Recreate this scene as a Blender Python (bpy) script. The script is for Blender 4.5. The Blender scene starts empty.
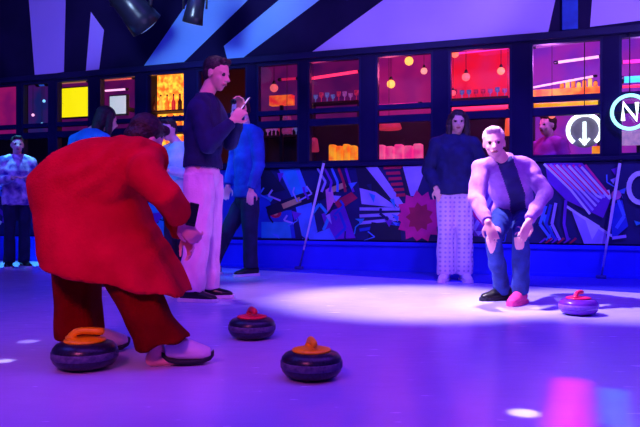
import bpy, bmesh, math, random
from mathutils import Vector, Matrix, noise as mnoise
random.seed(7)
SC = bpy.context.scene
C = SC.collection
V = Vector
PI = math.pi
F = 700.0; HZ = 211.0; CH = 0.70

# ------------------------------------------------------------------ places
def J(px, py, Y):
    return V(((px-320)/F*Y, Y, CH+(HZ-py)/F*Y))
def G(px, py):
    Y = CH*F/(py-HZ); return V(((px-320)/F*Y, Y, 0))
WU = V((1, -.3667, 0)).normalized()        # along the long wall
WI = V((-WU.y, WU.x, 0))                   # into the wall
W0 = V((0, 8.333, 0))
WR = math.atan2(WU.y, WU.x)
WM = Matrix.Translation(W0) @ Matrix.Rotation(WR, 4, 'Z')
def wl(px, py, d=0.0):                     # pixel -> (t, z) on the plane d behind the wall face
    a = (px-320)/F
    Y = (d+W0.dot(WI))/(a*WI.x+WI.y)
    p = V((a*Y, Y, 0))
    return (p-W0).dot(WU), CH+(HZ-py)/F*Y
def ww(t, d, z=0): return WM @ V((t, d, z))

# ------------------------------------------------------------------ materials
def mat(name, col, rough=.6, col2=None, scale=8, bump=0.0, bscale=40, emis=None, estr=0, metal=0, spec=.4, kind='noise', sub=0):
    m = bpy.data.materials.new(name); m.use_nodes = True
    nt = m.node_tree; n = nt.nodes; l = nt.links
    b = n['Principled BSDF']
    b.inputs['Roughness'].default_value = rough
    b.inputs['Metallic'].default_value = metal
    b.inputs['Specular IOR Level'].default_value = spec
    tc = n.new('ShaderNodeTexCoord')
    if col2 is None: col2 = tuple(c*.8 for c in col)
    tx = n.new('ShaderNodeTexNoise'); tx.inputs['Scale'].default_value = scale; tx.inputs['Detail'].default_value = 4
    src = tx.outputs['Fac']
    if kind == 'wave':
        tx = n.new('ShaderNodeTexWave'); tx.inputs['Scale'].default_value = scale; tx.inputs['Distortion'].default_value = 1.5
        src = tx.outputs['Fac']
    if kind == 'check':
        tx = n.new('ShaderNodeTexWave'); tx.inputs['Scale'].default_value = scale; tx.bands_direction = 'Z'
        t3 = n.new('ShaderNodeTexWave'); t3.inputs['Scale'].default_value = scale; t3.bands_direction = 'X'
        l.new(tc.outputs['Object'], t3.inputs['Vector'])
        mm = n.new('ShaderNodeMath'); mm.operation = 'MULTIPLY'; l.new(tx.outputs['Fac'], mm.inputs[0]); l.new(t3.outputs['Fac'], mm.inputs[1])
        src = mm.outputs[0]
    l.new(tc.outputs['Object'], tx.inputs['Vector'])
    r = n.new('ShaderNodeValToRGB')
    r.color_ramp.elements[0].position = .35; r.color_ramp.elements[1].position = .65
    r.color_ramp.elements[0].color = (*col, 1); r.color_ramp.elements[1].color = (*col2, 1)
    l.new(src, r.inputs['Fac']); l.new(r.outputs['Color'], b.inputs['Base Color'])
    if bump:
        t2 = n.new('ShaderNodeTexNoise'); t2.inputs['Scale'].default_value = bscale; t2.inputs['Detail'].default_value = 3
        l.new(tc.outputs['Object'], t2.inputs['Vector'])
        bp = n.new('ShaderNodeBump'); bp.inputs['Strength'].default_value = bump; bp.inputs['Distance'].default_value = .02
        l.new(t2.outputs['Fac'], bp.inputs['Height']); l.new(bp.outputs['Normal'], b.inputs['Normal'])
    if emis:
        if estr: 
            b.inputs['Emission Color'].default_value = (*emis, 1)
            b.inputs['Emission Strength'].default_value = estr
    return m
def glow(name, col, s, col2=None, scale=6):
    m = bpy.data.materials.new(name); m.use_nodes = True
    nt = m.node_tree; n = nt.nodes; l = nt.links; b = n['Principled BSDF']
    b.inputs['Base Color'].default_value = (col[0]*.5, col[1]*.5, col[2]*.5, 1)
    tc = n.new('ShaderNodeTexCoord'); tx = n.new('ShaderNodeTexNoise'); tx.inputs['Scale'].default_value = scale
    l.new(tc.outputs['Object'], tx.inputs['Vector'])
    r = n.new('ShaderNodeValToRGB'); r.color_ramp.elements[0].position = .38; r.color_ramp.elements[1].position = .62
    r.color_ramp.elements[0].color = (*col, 1); r.color_ramp.elements[1].color = (*(col2 or col), 1)
    l.new(tx.outputs['Fac'], r.inputs['Fac']); l.new(r.outputs['Color'], b.inputs['Emission Color'])
    b.inputs['Emission Strength'].default_value = s
    return m
def glassmat():
    m = bpy.data.materials.new('window_glass'); m.use_nodes = True
    nt = m.node_tree; n = nt.nodes; l = nt.links
    for x in list(n):
        if x.type == 'BSDF_PRINCIPLED': n.remove(x)
    out = [x for x in n if x.type == 'OUTPUT_MATERIAL'][0]
    tr = n.new('ShaderNodeBsdfTransparent'); gl = n.new('ShaderNodeBsdfGlossy'); gl.inputs['Roughness'].default_value = .03
    tr.inputs['Color'].default_value = (.93, .93, .97, 1)
    fr = n.new('ShaderNodeFresnel'); fr.inputs['IOR'].default_value = 1.45
    mx = n.new('ShaderNodeMixShader')
    ge = n.new('ShaderNodeNewGeometry'); m1 = n.new('ShaderNodeMath'); m1.operation = 'SUBTRACT'; m1.inputs[0].default_value = 1
    m2 = n.new('ShaderNodeMath'); m2.operation = 'MULTIPLY'
    l.new(ge.outputs['Backfacing'], m1.inputs[1]); l.new(m1.outputs[0], m2.inputs[0]); l.new(fr.outputs[0], m2.inputs[1])
    l.new(m2.outputs[0], mx.inputs[0]); l.new(tr.outputs[0], mx.inputs[1]); l.new(gl.outputs[0], mx.inputs[2]); l.new(mx.outputs[0], out.inputs[0])
    return m

# ------------------------------------------------------------------ objects
def tag(o, label=None, cat=None, group=None, kind=None):
    if label: o['label'] = label
    if cat: o['category'] = cat
    if group: o['group'] = group
    if kind: o['kind'] = kind
    return o
def thing(name, label, cat, loc=(0, 0, 0), rz=0, group=None):
    o = bpy.data.objects.new(name, None); C.objects.link(o)
    o.location = loc; o.rotation_euler = (0, 0, rz); o.empty_display_size = .1
    return tag(o, label, cat, group)
def wthing(name, label, cat, t, d, z, group=None):
    return thing(name, label, cat, ww(t, d, z), WR, group)
def link(name, me, mats, parent=None):
    o = bpy.data.objects.new(name, me); C.objects.link(o)
    if not isinstance(mats, (list, tuple)): mats = [mats]
    for m in mats: me.materials.append(m)
    if parent: o.parent = parent
    return o
def smooth(me, on=True):
    for p in me.polygons: p.use_smooth = on
class MB:
    """collects closed solids in one bmesh"""
    def __init__(s): s.bm = bmesh.new(); s.mi = 0
    def _f(s, vs):
        try:
            f = s.bm.faces.new(vs); f.material_index = s.mi; return f
        except ValueError: return None
    def box(s, a, b, bev=0):
        x0, y0, z0 = a; x1, y1, z1 = b
        x0, x1 = min(x0, x1), max(x0, x1); y0, y1 = min(y0, y1), max(y0, y1); z0, z1 = min(z0, z1), max(z0, z1)
        v = [s.bm.verts.new(p) for p in ((x0,y0,z0),(x1,y0,z0),(x1,y1,z0),(x0,y1,z0),(x0,y0,z1),(x1,y0,z1),(x1,y1,z1),(x0,y1,z1))]
        fs = [s._f([v[i] for i in q]) for q in ((3,2,1,0),(4,5,6,7),(0,1,5,4),(1,2,6,5),(2,3,7,6),(3,0,4,7))]
        if bev:
            es = list({e for f in fs for e in f.edges})
            r = bmesh.ops.bevel(s.bm, geom=es, offset=bev, segments=2, affect='EDGES', profile=.5)
            for f in r['faces']: f.material_index = s.mi
        return s
    def loft(s, secs, n=18, p=2.0):
        rings = []
        for sec in secs:
            c, ax, ay = sec[:3]
            pp = sec[3] if len(sec) > 3 else p
            r = []
            for i in range(n):
                a = 2*PI*i/n; ca, sa = math.cos(a), math.sin(a)
                k = 2/pp
                r.append(s.bm.verts.new(V(c) + V(ax)*(abs(ca)**k*(1 if ca >= 0 else -1)) + V(ay)*(abs(sa)**k*(1 if sa >= 0 else -1))))
            rings.append(r)
        for A, B in zip(rings, rings[1:]):
            for i in range(n): s._f([A[i], A[(i+1) % n], B[(i+1) % n], B[i]])
        s._f(rings[0][::-1]); s._f(rings[-1])
        return s
    def cap(s, a, b, ra, rb=None, n=14):
        a = V(a); b = V(b); rb = ra if rb is None else rb
        d = b-a; L = d.length
        if L < 1e-6: d = V((0, 0, 1)); L = 1
        d = d/L
        h = V((1, 0, 0)) if abs(d.x) < .8 else V((0, 1, 0))
        x = d.cross(h).normalized(); y = d.cross(x)
        secs = []
        for k in range(1, 6):
            t = -PI/2+PI/2*k/5.0 if k < 5 else 0
            t = -PI/2 + (PI/2)*k/5
            secs.append((a+d*ra*math.sin(t), x*ra*math.cos(t), y*ra*math.cos(t)))
        for k in range(0, 5):
            t = (PI/2)*k/5
            secs.append((b+d*rb*math.sin(t), x*rb*math.cos(t), y*rb*math.cos(t)))
        return s.loft(secs, n)
    def chain(s, pts, rs, n=14):
        for i in range(len(pts)-1): s.cap(pts[i], pts[i+1], rs[i], rs[i+1], n)
        return s
    def ell(s, c, ax, ay, az, n=16):
        c = V(c); ax = V(ax); ay = V(ay); az = V(az)
        secs = []
        for k in range(1, 12):
            t = -PI/2+PI*k/12
            secs.append((c+az*math.sin(t), ax*math.cos(t), ay*math.cos(t)))
        return s.loft(secs, n)
    def tube(s, pts, r, n=8):
        pts = [V(p) for p in pts]; rings = []
        up = None
        for i, p in enumerate(pts):
            d = (pts[min(i+1, len(pts)-1)]-pts[max(i-1, 0)]).normalized()
            if up is None:
                h = V((0, 0, 1)) if abs(d.z) < .9 else V((1, 0, 0)); x = d.cross(h).normalized()
            else: x = (up-d*up.dot(d)).normalized()
            up = x; y = d.cross(x); rr = r[i] if isinstance(r, (list, tuple)) else r
            rings.append((p, x*rr, y*rr))
        return s.loft(rings, n)
    def lathe(s, prof, c=(0, 0, 0), n=40):
        return s.loft([(V(c)+V((0, 0, z)), V((r, 0, 0)), V((0, r, 0))) for r, z in prof], n)
    def poly(s, pts, off=None):
        f = s._f([s.bm.verts.new(p) for p in pts]); return s
    def mesh(s, name, sm=False):
        bmesh.ops.recalc_face_normals(s.bm, faces=s.bm.faces)
        me = bpy.data.meshes.new(name); s.bm.to_mesh(me); s.bm.free(); smooth(me, sm); return me
    def build(s, name, mats, parent=None, sm=False):
        return link(name, s.mesh(name, sm), mats, parent)
    def fuse(s, name, mats, parent=None, vox=.01, it=4, fold=None, matfn=None, cut=None):
        """voxel-fuse all solids into one continuous skin"""
        me0 = s.mesh('tmp'); ob = bpy.data.objects.new('tmp', me0); C.objects.link(ob)
        r = ob.modifiers.new('r', 'REMESH'); r.mode = 'VOXEL'; r.voxel_size = vox
        if it:
            q = ob.modifiers.new('s', 'SMOOTH'); q.iterations = it; q.factor = .5
        dg = bpy.context.evaluated_depsgraph_get(); dg.update()
        me = bpy.data.meshes.new_from_object(ob.evaluated_get(dg))
        bpy.data.objects.remove(ob); bpy.data.meshes.remove(me0)
        me.name = name; me.materials.clear()
        if cut: 
            bm = bmesh.new(); bm.from_mesh(me)
            for co, no in cut:
                bmesh.ops.bisect_plane(bm, geom=bm.verts[:]+bm.edges[:]+bm.faces[:], plane_co=co, plane_no=no, clear_outer=True)
            bm.to_mesh(me); bm.free()
        if fold:
            nv = [v.normal.copy() for v in me.vertices]
            for v, nn in zip(me.vertices, nv): v.co += nn*fold(v.co)
        smooth(me)
        if not isinstance(mats, (list, tuple)): mats = [mats]
        o = link(name, me, mats, parent)
        if matfn:
            for p in me.polygons: p.material_index = matfn(p.center)
        return o
def struct(o): o['kind'] = 'structure'; return o

# ------------------------------------------------------------------ people
def perp(d, ref):
    return (ref-d*ref.dot(d)).normalized()
def hand(mb, w, d, nrm, side, k=1.0, curl=.5, spread=.1):
    """w wrist, d pointing direction, nrm palm-facing direction, side = thumb direction sign"""
    d = V(d).normalized(); nrm = perp(d, V(nrm)); x = d.cross(nrm)*side
    pc = w+d*.05*k
    mb.ell(pc, x*.040*k, nrm*.016*k, d*.055*k, 12)
    ln = [.068, .078, .074, .058]
    for i in range(4):
        o = (1.5-i)*.0205*k
        base = w+d*(.088-abs(i-1.2)*.004)*k+x*o
        L = ln[i]*k; a = 0; p = base-d*.02*k; q = base; pts = [p, base]
        for j, fr in enumerate((.45, .32, .23)):
            a += curl*(.55+.15*j+.05*i)
            dd = (d*math.cos(a)+nrm*math.sin(a)+x*(1.5-i)*spread*.5).normalized()
            q = q+dd*L*fr; pts.append(q)
        mb.chain(pts, [.0095*k, .0098*k, .0088*k, .008*k, .0068*k], 8)
    t0 = w+d*.022*k+x*.024*k; t1 = t0+(d*.55+x*.75+nrm*.25).normalized()*.042*k
    t2 = t1+(d*.9+x*.25+nrm*.4).normalized()*.032*k; t3 = t2+(d*.9-x*.05+nrm*.45).normalized()*.024*k
    mb.chain([t0, t1, t2, t3], [.014*k, .0115*k, .0098*k, .008*k], 8)
def headshape(mb, c, f, u, k=1.0):
    """c centre of skull; f face direction; u up"""
    f = V(f).normalized(); u = perp(f, V(u)); x = f.cross(u)
    P = lambda a, b, d: c+x*a*k+f*b*k+u*d*k
    mb.ell(P(0, -.012, .028), x*.076*k, f*.094*k, u*.088*k, 18)
    mb.ell(P(0, .022, -.03), x*.060*k, f*.066*k, u*.085*k, 16)
    mb.ell(P(0, .050, -.090), x*.030*k, f*.028*k, u*.024*k, 12)
    mb.cap(P(0, .078, .012), P(0, .108, -.028), .009*k, .014*k, 8)
    for sx in (-1, 1):
        mb.ell(P(.013*sx, .098, -.032), x*.009*k, f*.010*k, u*.008*k, 8)
        mb.cap(P(.012*sx, .080, .022), P(.048*sx, .066, .020), .010*k, .008*k, 8)
        mb.ell(P(.031*sx, .073, .004), x*.013*k, f*.010*k, u*.009*k, 8)
        mb.ell(P(.040*sx, .058, -.030), x*.020*k, f*.018*k, u*.020*k, 8)
        mb.ell(P(.076*sx, -.008, -.008), x*.009*k, f*.018*k, u*.032*k, 10)
    mb.cap(P(-.020, .088, -.061), P(.020, .088, -.061), .008*k, .008*k, 8)
    return P
MAT_EYE = None
def person(label, D, skin, top, bottom, shoe, sole, hairm, K=1.0, vox=.008, hair='short',
           puff=.0, wide=(.085, .07, .075), hem=.12, inner=None, beard=None, tail=None, foldamp=.004, extra=None, topname='jacket', foldtop=None, loc=None, shoes=('shoe', 'shoe'), open_front=False):
    pel = D['pel']; che = D['che']; nb = D['nb']; hd = D['hd']
    loc = loc or V(((D['aL'].x+D['aR'].x)/2, (D['aL'].y+D['aR'].y)/2, 0))
    root = thing('person', label, 'person', loc)
    sh = lambda p: V(p)-loc
    E = {k: sh(v) for k, v in D.items() if isinstance(v, Vector) and k not in ('f', 'u', 'dL', 'dR', 'nL', 'nR', 'fL', 'fR')}
    f = D['f'].normalized(); u = D.get('u', V((0, 0, 1)))
    ac = (E['sR']-E['sL']).normalized(); hc = (E['hR']-E['hL']).normalized()
    sp = (E['nb']-E['pel']).normalized()
    def fr(a, d): return perp(d, a), 
    chx = perp(sp, ac); chy = sp.cross(chx)
    ppx = perp(sp, hc); ppy = sp.cross(ppx)
    # ---- body, one continuous skin
    b = MB()
    b.loft([(E['pel']-sp*.08*K, ppx*.13*K, ppy*.09*K), (E['pel'], ppx*.155*K, ppy*.105*K), (E['pel'].lerp(E['che'], .5), ppx*.125*K, ppy*.095*K),
            (E['che'], chx*.15*K, chy*.105*K), (E['che'].lerp(E['nb'], .75), chx*.14*K, chy*.075*K), (E['nb'], chx*.06*K, chy*.055*K)], 18)
    P = headshape(b, E['hd'], f, u, K)
    b.cap(E['nb'], E['hd']-perp(f, u)*.05*K-f*.02*K, .055*K, .052*K)
    for s_ in 'LR':
        b.chain([E['nb'].lerp(E['s'+s_], .5), E['s'+s_], E['e'+s_], E['w'+s_]], [.05*K, .052*K, .038*K, .027*K])
        dd = D.get('d'+s_) or (D['w'+s_]-D['e'+s_]); nn = D.get('n'+s_) or V((0, 0, -1))
        sd = D.get('th'+s_, 1 if s_ == 'L' else -1)
        hand(b, E['w'+s_], dd, nn, sd, K, D.get('curl'+s_, .45))
        b.chain([E['h'+s_], E['k'+s_], E['a'+s_]], [.082*K, .053*K, .036*K])
        ft = D.get('f'+s_) or f
        ft = V((ft.x, ft.y, 0)).normalized()
        b.chain([E['a'+s_], E['a'+s_]+V((0, 0, -.045*K))-ft*.02*K, E['a'+s_]+ft*.13*K+V((0, 0, -.058*K))], [.036*K, .034*K, .022*K])
    eyes = [P(.031, .080, .004), P(-.031, .080, .004)]; lipc = P(0, .092, -.061)
    def mf(c):
        for e in eyes:
            if (c-e).length < .0125*K: return 1
        if (c-lipc).length < .022*K and abs((c-lipc).dot(perp(f, u))) < .008*K: return 2
        return 0
    b.fuse('body', [skin, MAT_EYE, MAT_LIP], root, vox, 3, matfn=mf)
    # ---- top
    if top:
        t = MB(); g = puff
        lo = E['pel']-sp*hem
        t.loft([(lo, ppx*(.168+g)*K, ppy*(.118+g)*K), (E['pel'], ppx*(.172+g)*K, ppy*(.122+g)*K), (E['pel'].lerp(E['che'], .5), ppx*(.152+g)*K, ppy*(.115+g)*K),
                (E['che'], chx*(.172+g)*K, chy*(.125+g)*K), (E['che'].lerp(E['nb'], .7), chx*(.155+g*.7)*K, chy*(.095+g*.6)*K), (E['nb']+sp*.01, chx*.078*K, chy*.072*K), (E['nb']+sp*.035, chx*.072*K, chy*.068*K)], 20)
        for s_ in 'LR':
            dv = (E['w'+s_]-E['e'+s_]).normalized()
            t.chain([E['nb'].lerp(E['s'+s_], .45), E['s'+s_]-V((0, 0, .012)), E['e'+s_]], [(.062+g*.5)*K, (.068+g*.7)*K, (.052+g*.7)*K])
            w2 = E['w'+s_]-dv*.01; c1 = E['e'+s_]
            x = perp(dv, V((.3, .5, .9))); y = dv.cross(x)
            t.cap(c1, c1+dv*.02, (.052+g*.7)*K)
            t.loft([(c1, x*(.05+g*.7)*K, y*(.05+g*.7)*K), (c1.lerp(w2, .6), x*(.045+g*.6)*K, y*(.045+g*.6)*K), (w2, x*(.038+g*.5)*K, y*(.038+g*.5)*K)], 16)
        if foldtop is None:
            foldtop = lambda c: foldamp*(mnoise.noise(c*9)*1.2+math.sin(c.z*38+mnoise.noise(c*6)*6)*.5)
        mfn = None
        if open_front:
            fw = D.get('tf')
            ctr = E['che']
            def mfn(c, fw=fw, ctr=ctr):
                a_, b_ = (E['pel'], E['che']) if (c-E['che']).dot(sp) < 0 else (E['che'], E['nb'])
                ax_ = (b_-a_); k_ = (c-a_).dot(sp)/max(.01, ax_.dot(sp)); r = c-(a_+ax_*k_)
                return 1 if (r.length < .22 and abs(r.dot(chx)) < .060 and (chy if chy.dot(fw) > 0 else -chy).dot(r) > .02) else 0
        t.fuse(topname, [top, inner] if inner else top, root, max(vox, .009), 3, fold=foldtop, matfn=mfn)
    # ---- trousers
    if bottom:
        q = MB()
        q.ell(E['pel']-sp*.03, ppx*.160*K, ppy*.122*K, sp*.13*K)
        for s_ in 'LR':
            h, k_, a_ = E['h'+s_], E['k'+s_], E['a'+s_]
            d1 = (k_-h).normalized(); d2 = (a_-k_).normalized()
            x1 = perp(d1, hc); y1 = d1.cross(x1); x2 = perp(d2, hc); y2 = d2.cross(x2)
            dm = (d1+d2).normalized(); xm = perp(dm, hc); ym = dm.cross(xm)
            a2 = a_+V((0, 0, -.01))
            w0, w1, w2 = wide
            q.loft([(h-d1*.04, x1*w0*K, y1*(w0+.012)*K), (h+d1*.08, x1*(w0+.006)*K, y1*(w0+.016)*K), (h.lerp(k_, .6), x1*((w0+w1)/2+.003)*K, y1*((w0+w1)/2+.008)*K), (k_, xm*w1*K, ym*(w1+.004)*K),
                    (k_.lerp(a2, .5), x2*(w1+w2)/2*K, y2*((w1+w2)/2+.006)*K), (a2, x2*w2*K, y2*(w2+.012)*K)], 18)
        q.fuse('trousers', bottom, root, max(vox, .009), 3, fold=lambda c: foldamp*1.2*(mnoise.noise(c*8)+math.sin((c.x+c.y)*60+mnoise.noise(c*5)*5)*.5))
    # ---- shoes
    for s_, nm in zip('LR', shoes):
        if not shoe: break
        shm, som = (D.get('sm'+s_) or (shoe, sole))
        ft = D.get('f'+s_) or f; ft = V((ft.x, ft.y, 0)).normalized(); sx = V((-ft.y, ft.x, 0)); a = E['a'+s_]; z = V((0, 0, 1))
        zb = D.get('z'+s_, 0.0)
        g0 = V((a.x, a.y, zb))
        o = MB()
        o.loft([(g0-ft*.088*K+z*.062, sx*.020, z*.030), (g0-ft*.075*K+z*.058, sx*.036, z*.045), (g0-ft*.02*K+z*.068, sx*.044, z*.062), (g0+ft*.05*K+z*.055, sx*.045, z*.048), (g0+ft*.12*K+z*.042, sx*.048, z*.033), (g0+ft*.175*K+z*.036, sx*.038, z*.024), (g0+ft*.195*K+z*.033, sx*.018, z*.012)], 16)
        so = o.fuse(nm, shm, root, .007, 2)
        o = MB()
        pr = [(-.10, .018), (-.085, .038), (-.02, .042), (.05, .044), (.12, .051), (.18, .040), (.205, .018)]
        n = len(pr)
        lo = [g0+ft*p*K+sx*w+z*.002 for p, w in pr]+[g0+ft*p*K-sx*w+z*.002 for p, w in reversed(pr)]
        bm = o.bm
        A = [bm.verts.new(p) for p in lo]; B = [bm.verts.new(p+z*.027) for p in lo]
        for i in range(len(A)): o._f([A[i], A[(i+1) % len(A)], B[(i+1) % len(A)], B[i]])
        o._f(A[::-1]); o._f(B)
        ob = o.build('sole', som, so)
    # ---- hair
    if hair:
        h = MB(); uu = perp(f, u); x = f.cross(uu)
        R = lambda a, b_, d: E['hd']+x*a*K+f*b_*K+uu*d*K
        if hair == 'short':
            h.ell(R(0, -.026, .046), x*.084*K, f*.094*K, uu*.082*K, 18)
            h.ell(R(0, -.052, -.005), x*.078*K, f*.058*K, uu*.07*K, 16)
            h.cap(R(-.03, .048, .098), R(.03, .048, .098), .026*K, .026*K)
        elif hair == 'long':
            h.ell(R(0, -.022, .044), x*.09*K, f*.098*K, uu*.086*K, 18)
            h.ell(R(0, -.062, -.03), x*.088*K, f*.055*K, uu*.10*K, 16)
            for sx_ in (-1, 1): h.chain([R(.068*sx_, .0, .05), R(.088*sx_, -.005, -.03), R(.09*sx_, .0, -.12), R(.08*sx_, .02, -.22)], [.034*K, .033*K, .034*K, .018*K])
            h.chain([R(0, -.07, 0), R(0, -.075, -.15), R(0, -.07, -.24)], [.06*K, .06*K, .03*K])
        elif hair == 'bun':
            h.ell(R(0, -.024, .044), x*.088*K, f*.096*K, uu*.086*K, 18)
            h.ell(R(0, -.055, -.015), x*.082*K, f*.055*K, uu*.085*K, 16)
            h.ell(R(0, -.115, .05), x*.045*K, f*.045*K, uu*.045*K, 12)
        elif hair == 'cap':
            h.ell(R(0, -.010, .058), x*.086*K, f*.100*K, uu*.074*K, 18)
        h.fuse({'cap': 'knitted_cap'}.get(hair, 'hair'), hairm, root, .009, 2, fold=lambda c: .004*mnoise.noise(c*40))
    if beard:
        h = MB(); uu = perp(f, u); x = f.cross(uu)
        R = lambda a, b_, d: E['hd']+x*a*K+f*b_*K+uu*d*K
        h.chain([R(-.058, .02, -.03), R(-.045, .055, -.075), R(0, .075, -.092), R(.045, .055, -.075), R(.058, .02, -.03)], [.014*K, .02*K, .026*K, .02*K, .014*K])
        h.fuse('beard', beard, root, .008, 2)
    return root, E, loc

def standing(x, y, ang, H=1.72, arms='down', lean=0, feet=.11, step=0):
    """joints of an upright figure facing ang"""
    K = H/1.75; f = V((math.cos(ang), math.sin(ang), 0)); r = V((f.y, -f.x, 0)); z = V((0, 0, 1)); o = V((x, y, 0))
    P = lambda a, b, c: o+r*a*K+f*b*K+z*c*K
    D = dict(pel=P(0, 0, .96), che=P(0, .0+lean*.5, 1.28), nb=P(0, -.01+lean, 1.47), hd=P(0, .03+lean*1.3, 1.63), f=f)
    for s_, sx in (('L', -1), ('R', 1)):
        D['s'+s_] = P(.175*sx, lean*.8, 1.41); D['h'+s_] = P(.09*sx, 0, .90)
        st = step*sx
        D['k'+s_] = P((.09+feet)/2*sx+.0, .02+st*.5+abs(st)*.1, .50); D['a'+s_] = P(feet*sx, -.02+st, .085)
        if arms == 'down':
            D['e'+s_] = P(.235*sx, -.02, 1.13); D['w'+s_] = P(.24*sx, .06, .88); D['d'+s_] = V((0, 0, -1)); D['n'+s_] = -r*sx
        elif arms == 'pocket':
            D['e'+s_] = P(.27*sx, -.05, 1.14); D['w'+s_] = P(.19*sx, .08, .95); D['d'+s_] = (V((0, 0, -1))-r*sx*.4); D['n'+s_] = -f
        elif arms == 'front':
            D['e'+s_] = P(.23*sx, .02, 1.14); D['w'+s_] = P(.08*sx, .26, 1.18); D['d'+s_] = (f-r*sx*.6+z*.2); D['n'+s_] = -z
        elif arms == 'cross':
            D['e'+s_] = P(.22*sx, .08, 1.14); D['w'+s_] = P(-.05*sx, .22, 1.17+.02*sx); D['d'+s_] = (-r*sx+z*.1); D['n'+s_] = -f
        D['f'+s_] = (f+r*sx*.25)
    return D, K

MAT_EYE = mat('eye_dark', (.02, .015, .02), .3)
MAT_LIP = mat('lips', (.45, .12, .14), .5)

# ================================================================== materials
NAVY = mat('navy_painted_steel', (.006, .006, .05), .6, (.010, .008, .07), 3, spec=.15)
WALLD = mat('dark_navy_wall', (.006, .004, .04), .8, (.010, .006, .055), 2, .1, spec=.1)
PANEL = mat('lilac_lit_wall_panel', (.42, .33, .95), .8, (.38, .29, .92), .8, .06, spec=.1)  # white panel, violet light put into its colour
PANELB = mat('blue_lit_wall_panel', (.22, .48, .98), .8, (.17, .42, .92), .8, .06, spec=.1)  # white panel again, blue light put into its colour
BASEB = mat('deep_blue_skirting', (.02, .03, .85), .6, (.015, .02, .70), 1.5, .08, spec=.15)
CARPET = mat('deep_blue_carpet', (.03, .02, .75), .9, (.02, .015, .6), 60, .4, 200)
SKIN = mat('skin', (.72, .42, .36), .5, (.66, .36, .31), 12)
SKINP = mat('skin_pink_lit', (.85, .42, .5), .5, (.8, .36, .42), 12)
REDC = mat('red_wool_coat', (.70, .002, .030), .9, (.50, .001, .018), 5, .35, 90, spec=.08)
REDT = mat('dark_red_cloth', (.20, .002, .003), .9, (.12, .001, .002), 6, .3, 90, spec=.08)
HAIRD = mat('dark_hair', (.012, .006, .010), .5, (.03, .012, .02), 60, .5, 90)
HAIRB = mat('brown_hair', (.06, .025, .02), .5, (.03, .012, .012), 60, .5, 90)
NAVYJ = mat('navy_jacket_cloth', (.003, .005, .06), .85, (.005, .010, .10), 10, .25, 120)
BLUEJ = mat('blue_jacket_cloth', (.01, .07, .55), .7, (.008, .04, .38), 8, .25, 120)
PINKT = mat('pale_pink_cotton', (.85, .50, .80), .8, (.72, .38, .72), 7, .3, 90)
DENIM = mat('dark_blue_denim', (.012, .03, .20), .8, (.02, .06, .32), 30, .3, 200)
DENIM2 = mat('blue_denim', (.016, .045, .36), .8, (.01, .03, .22), 14, .3, 200)
PLAID = mat('pale_plaid_cloth', (.62, .48, .82), .85, (.34, .24, .62), 7, .2, 120, kind='check')
LILAC = mat('lilac_shirt_cloth', (.46, .20, .74), .8, (.26, .09, .55), 8, .3, 90)
DARKSH = mat('dark_blue_shirt', (.01, .01, .12), .8, (.02, .015, .2), 8)
WHITEJ = mat('cyan_lit_white_jacket', (.62, .85, .95), .7, (.25, .6, .85), 6, .3, 90)  # white cloth with cyan light mixed into the colour
CYANJ = mat('cyan_lit_pullover', (.02, .42, .9), .7, (.01, .2, .6), 6, .3, 90)  # colour carries the cyan light falling on the top
PATJ = mat('purple_and_white_patterned_cloth', (.06, .02, .35), .7, (.75, .55, .95), 11, .3, 90)
PURP = mat('purple_pullover', (.5, .06, .85), .7, (.35, .04, .65), 6, .2, 90)
DARKT = mat('black_trouser_cloth', (.008, .01, .05), .85, (.012, .016, .08), 8, .2, 90)
WHITES = mat('white_shoe_leather', (.72, .62, .85), .5, (.62, .52, .8), 9)
BLACKR = mat('black_rubber', (.006, .006, .02), .6, (.01, .01, .03), 9)
WSOLE = mat('white_rubber', (.8, .7, .85), .5, (.7, .6, .8), 9)
PINKS = mat('pink_suede', (.9, .06, .35), .7, (.75, .04, .28), 12)
BLACKP = mat('black_plastic', (.008, .008, .015), .3, (.012, .012, .02), 9)
GREYH = mat('pale_grey_hair', (.75, .45, .62), .6, (.6, .3, .5), 60, .5, 90)

# ================================================================== floor (ice)
def icemat():
    m = bpy.data.materials.new('ice'); m.use_nodes = True
    nt = m.node_tree; n = nt.nodes; l = nt.links; b = n['Principled BSDF']
    tc = n.new('ShaderNodeTexCoord')
    a = n.new('ShaderNodeTexNoise'); a.inputs['Scale'].default_value = 1.1; a.inputs['Detail'].default_value = 5
    l.new(tc.outputs['Object'], a.inputs['Vector'])
    r = n.new('ShaderNodeValToRGB'); r.color_ramp.elements[0].position = .3; r.color_ramp.elements[1].position = .7
    r.color_ramp.elements[0].color = (.46, .40, .92, 1); r.color_ramp.elements[1].color = (.58, .52, .98, 1)
    l.new(a.outputs['Fac'], r.inputs['Fac']); l.new(r.outputs['Color'], b.inputs['Base Color'])
    b.inputs['Specular IOR Level'].default_value = .6
    mp = n.new('ShaderNodeMapping'); mp.inputs['Scale'].default_value = (2.0, 9.0, 1)
    c = n.new('ShaderNodeTexNoise'); c.inputs['Scale'].default_value = 3; c.inputs['Detail'].default_value = 6
    l.new(tc.outputs['Object'], mp.inputs[0]); l.new(mp.outputs[0], c.inputs['Vector'])
    mr = n.new('ShaderNodeMapRange'); mr.inputs['To Min'].default_value = .12; mr.inputs['To Max'].default_value = .34
    l.new(c.outputs['Fac'], mr.inputs[0]); l.new(mr.outputs[0], b.inputs['Roughness'])
    d = n.new('ShaderNodeTexNoise'); d.inputs['Scale'].default_value = 120; d.inputs['Detail'].default_value = 3
    l.new(tc.outputs['Object'], d.inputs['Vector'])
    bp = n.new('ShaderNodeBump'); bp.inputs['Strength'].default_value = .12; bp.inputs['Distance'].default_value = .01
    l.new(d.outputs['Fac'], bp.inputs['Height']); l.new(bp.outputs['Normal'], b.inputs['Normal'])
    return m
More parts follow.
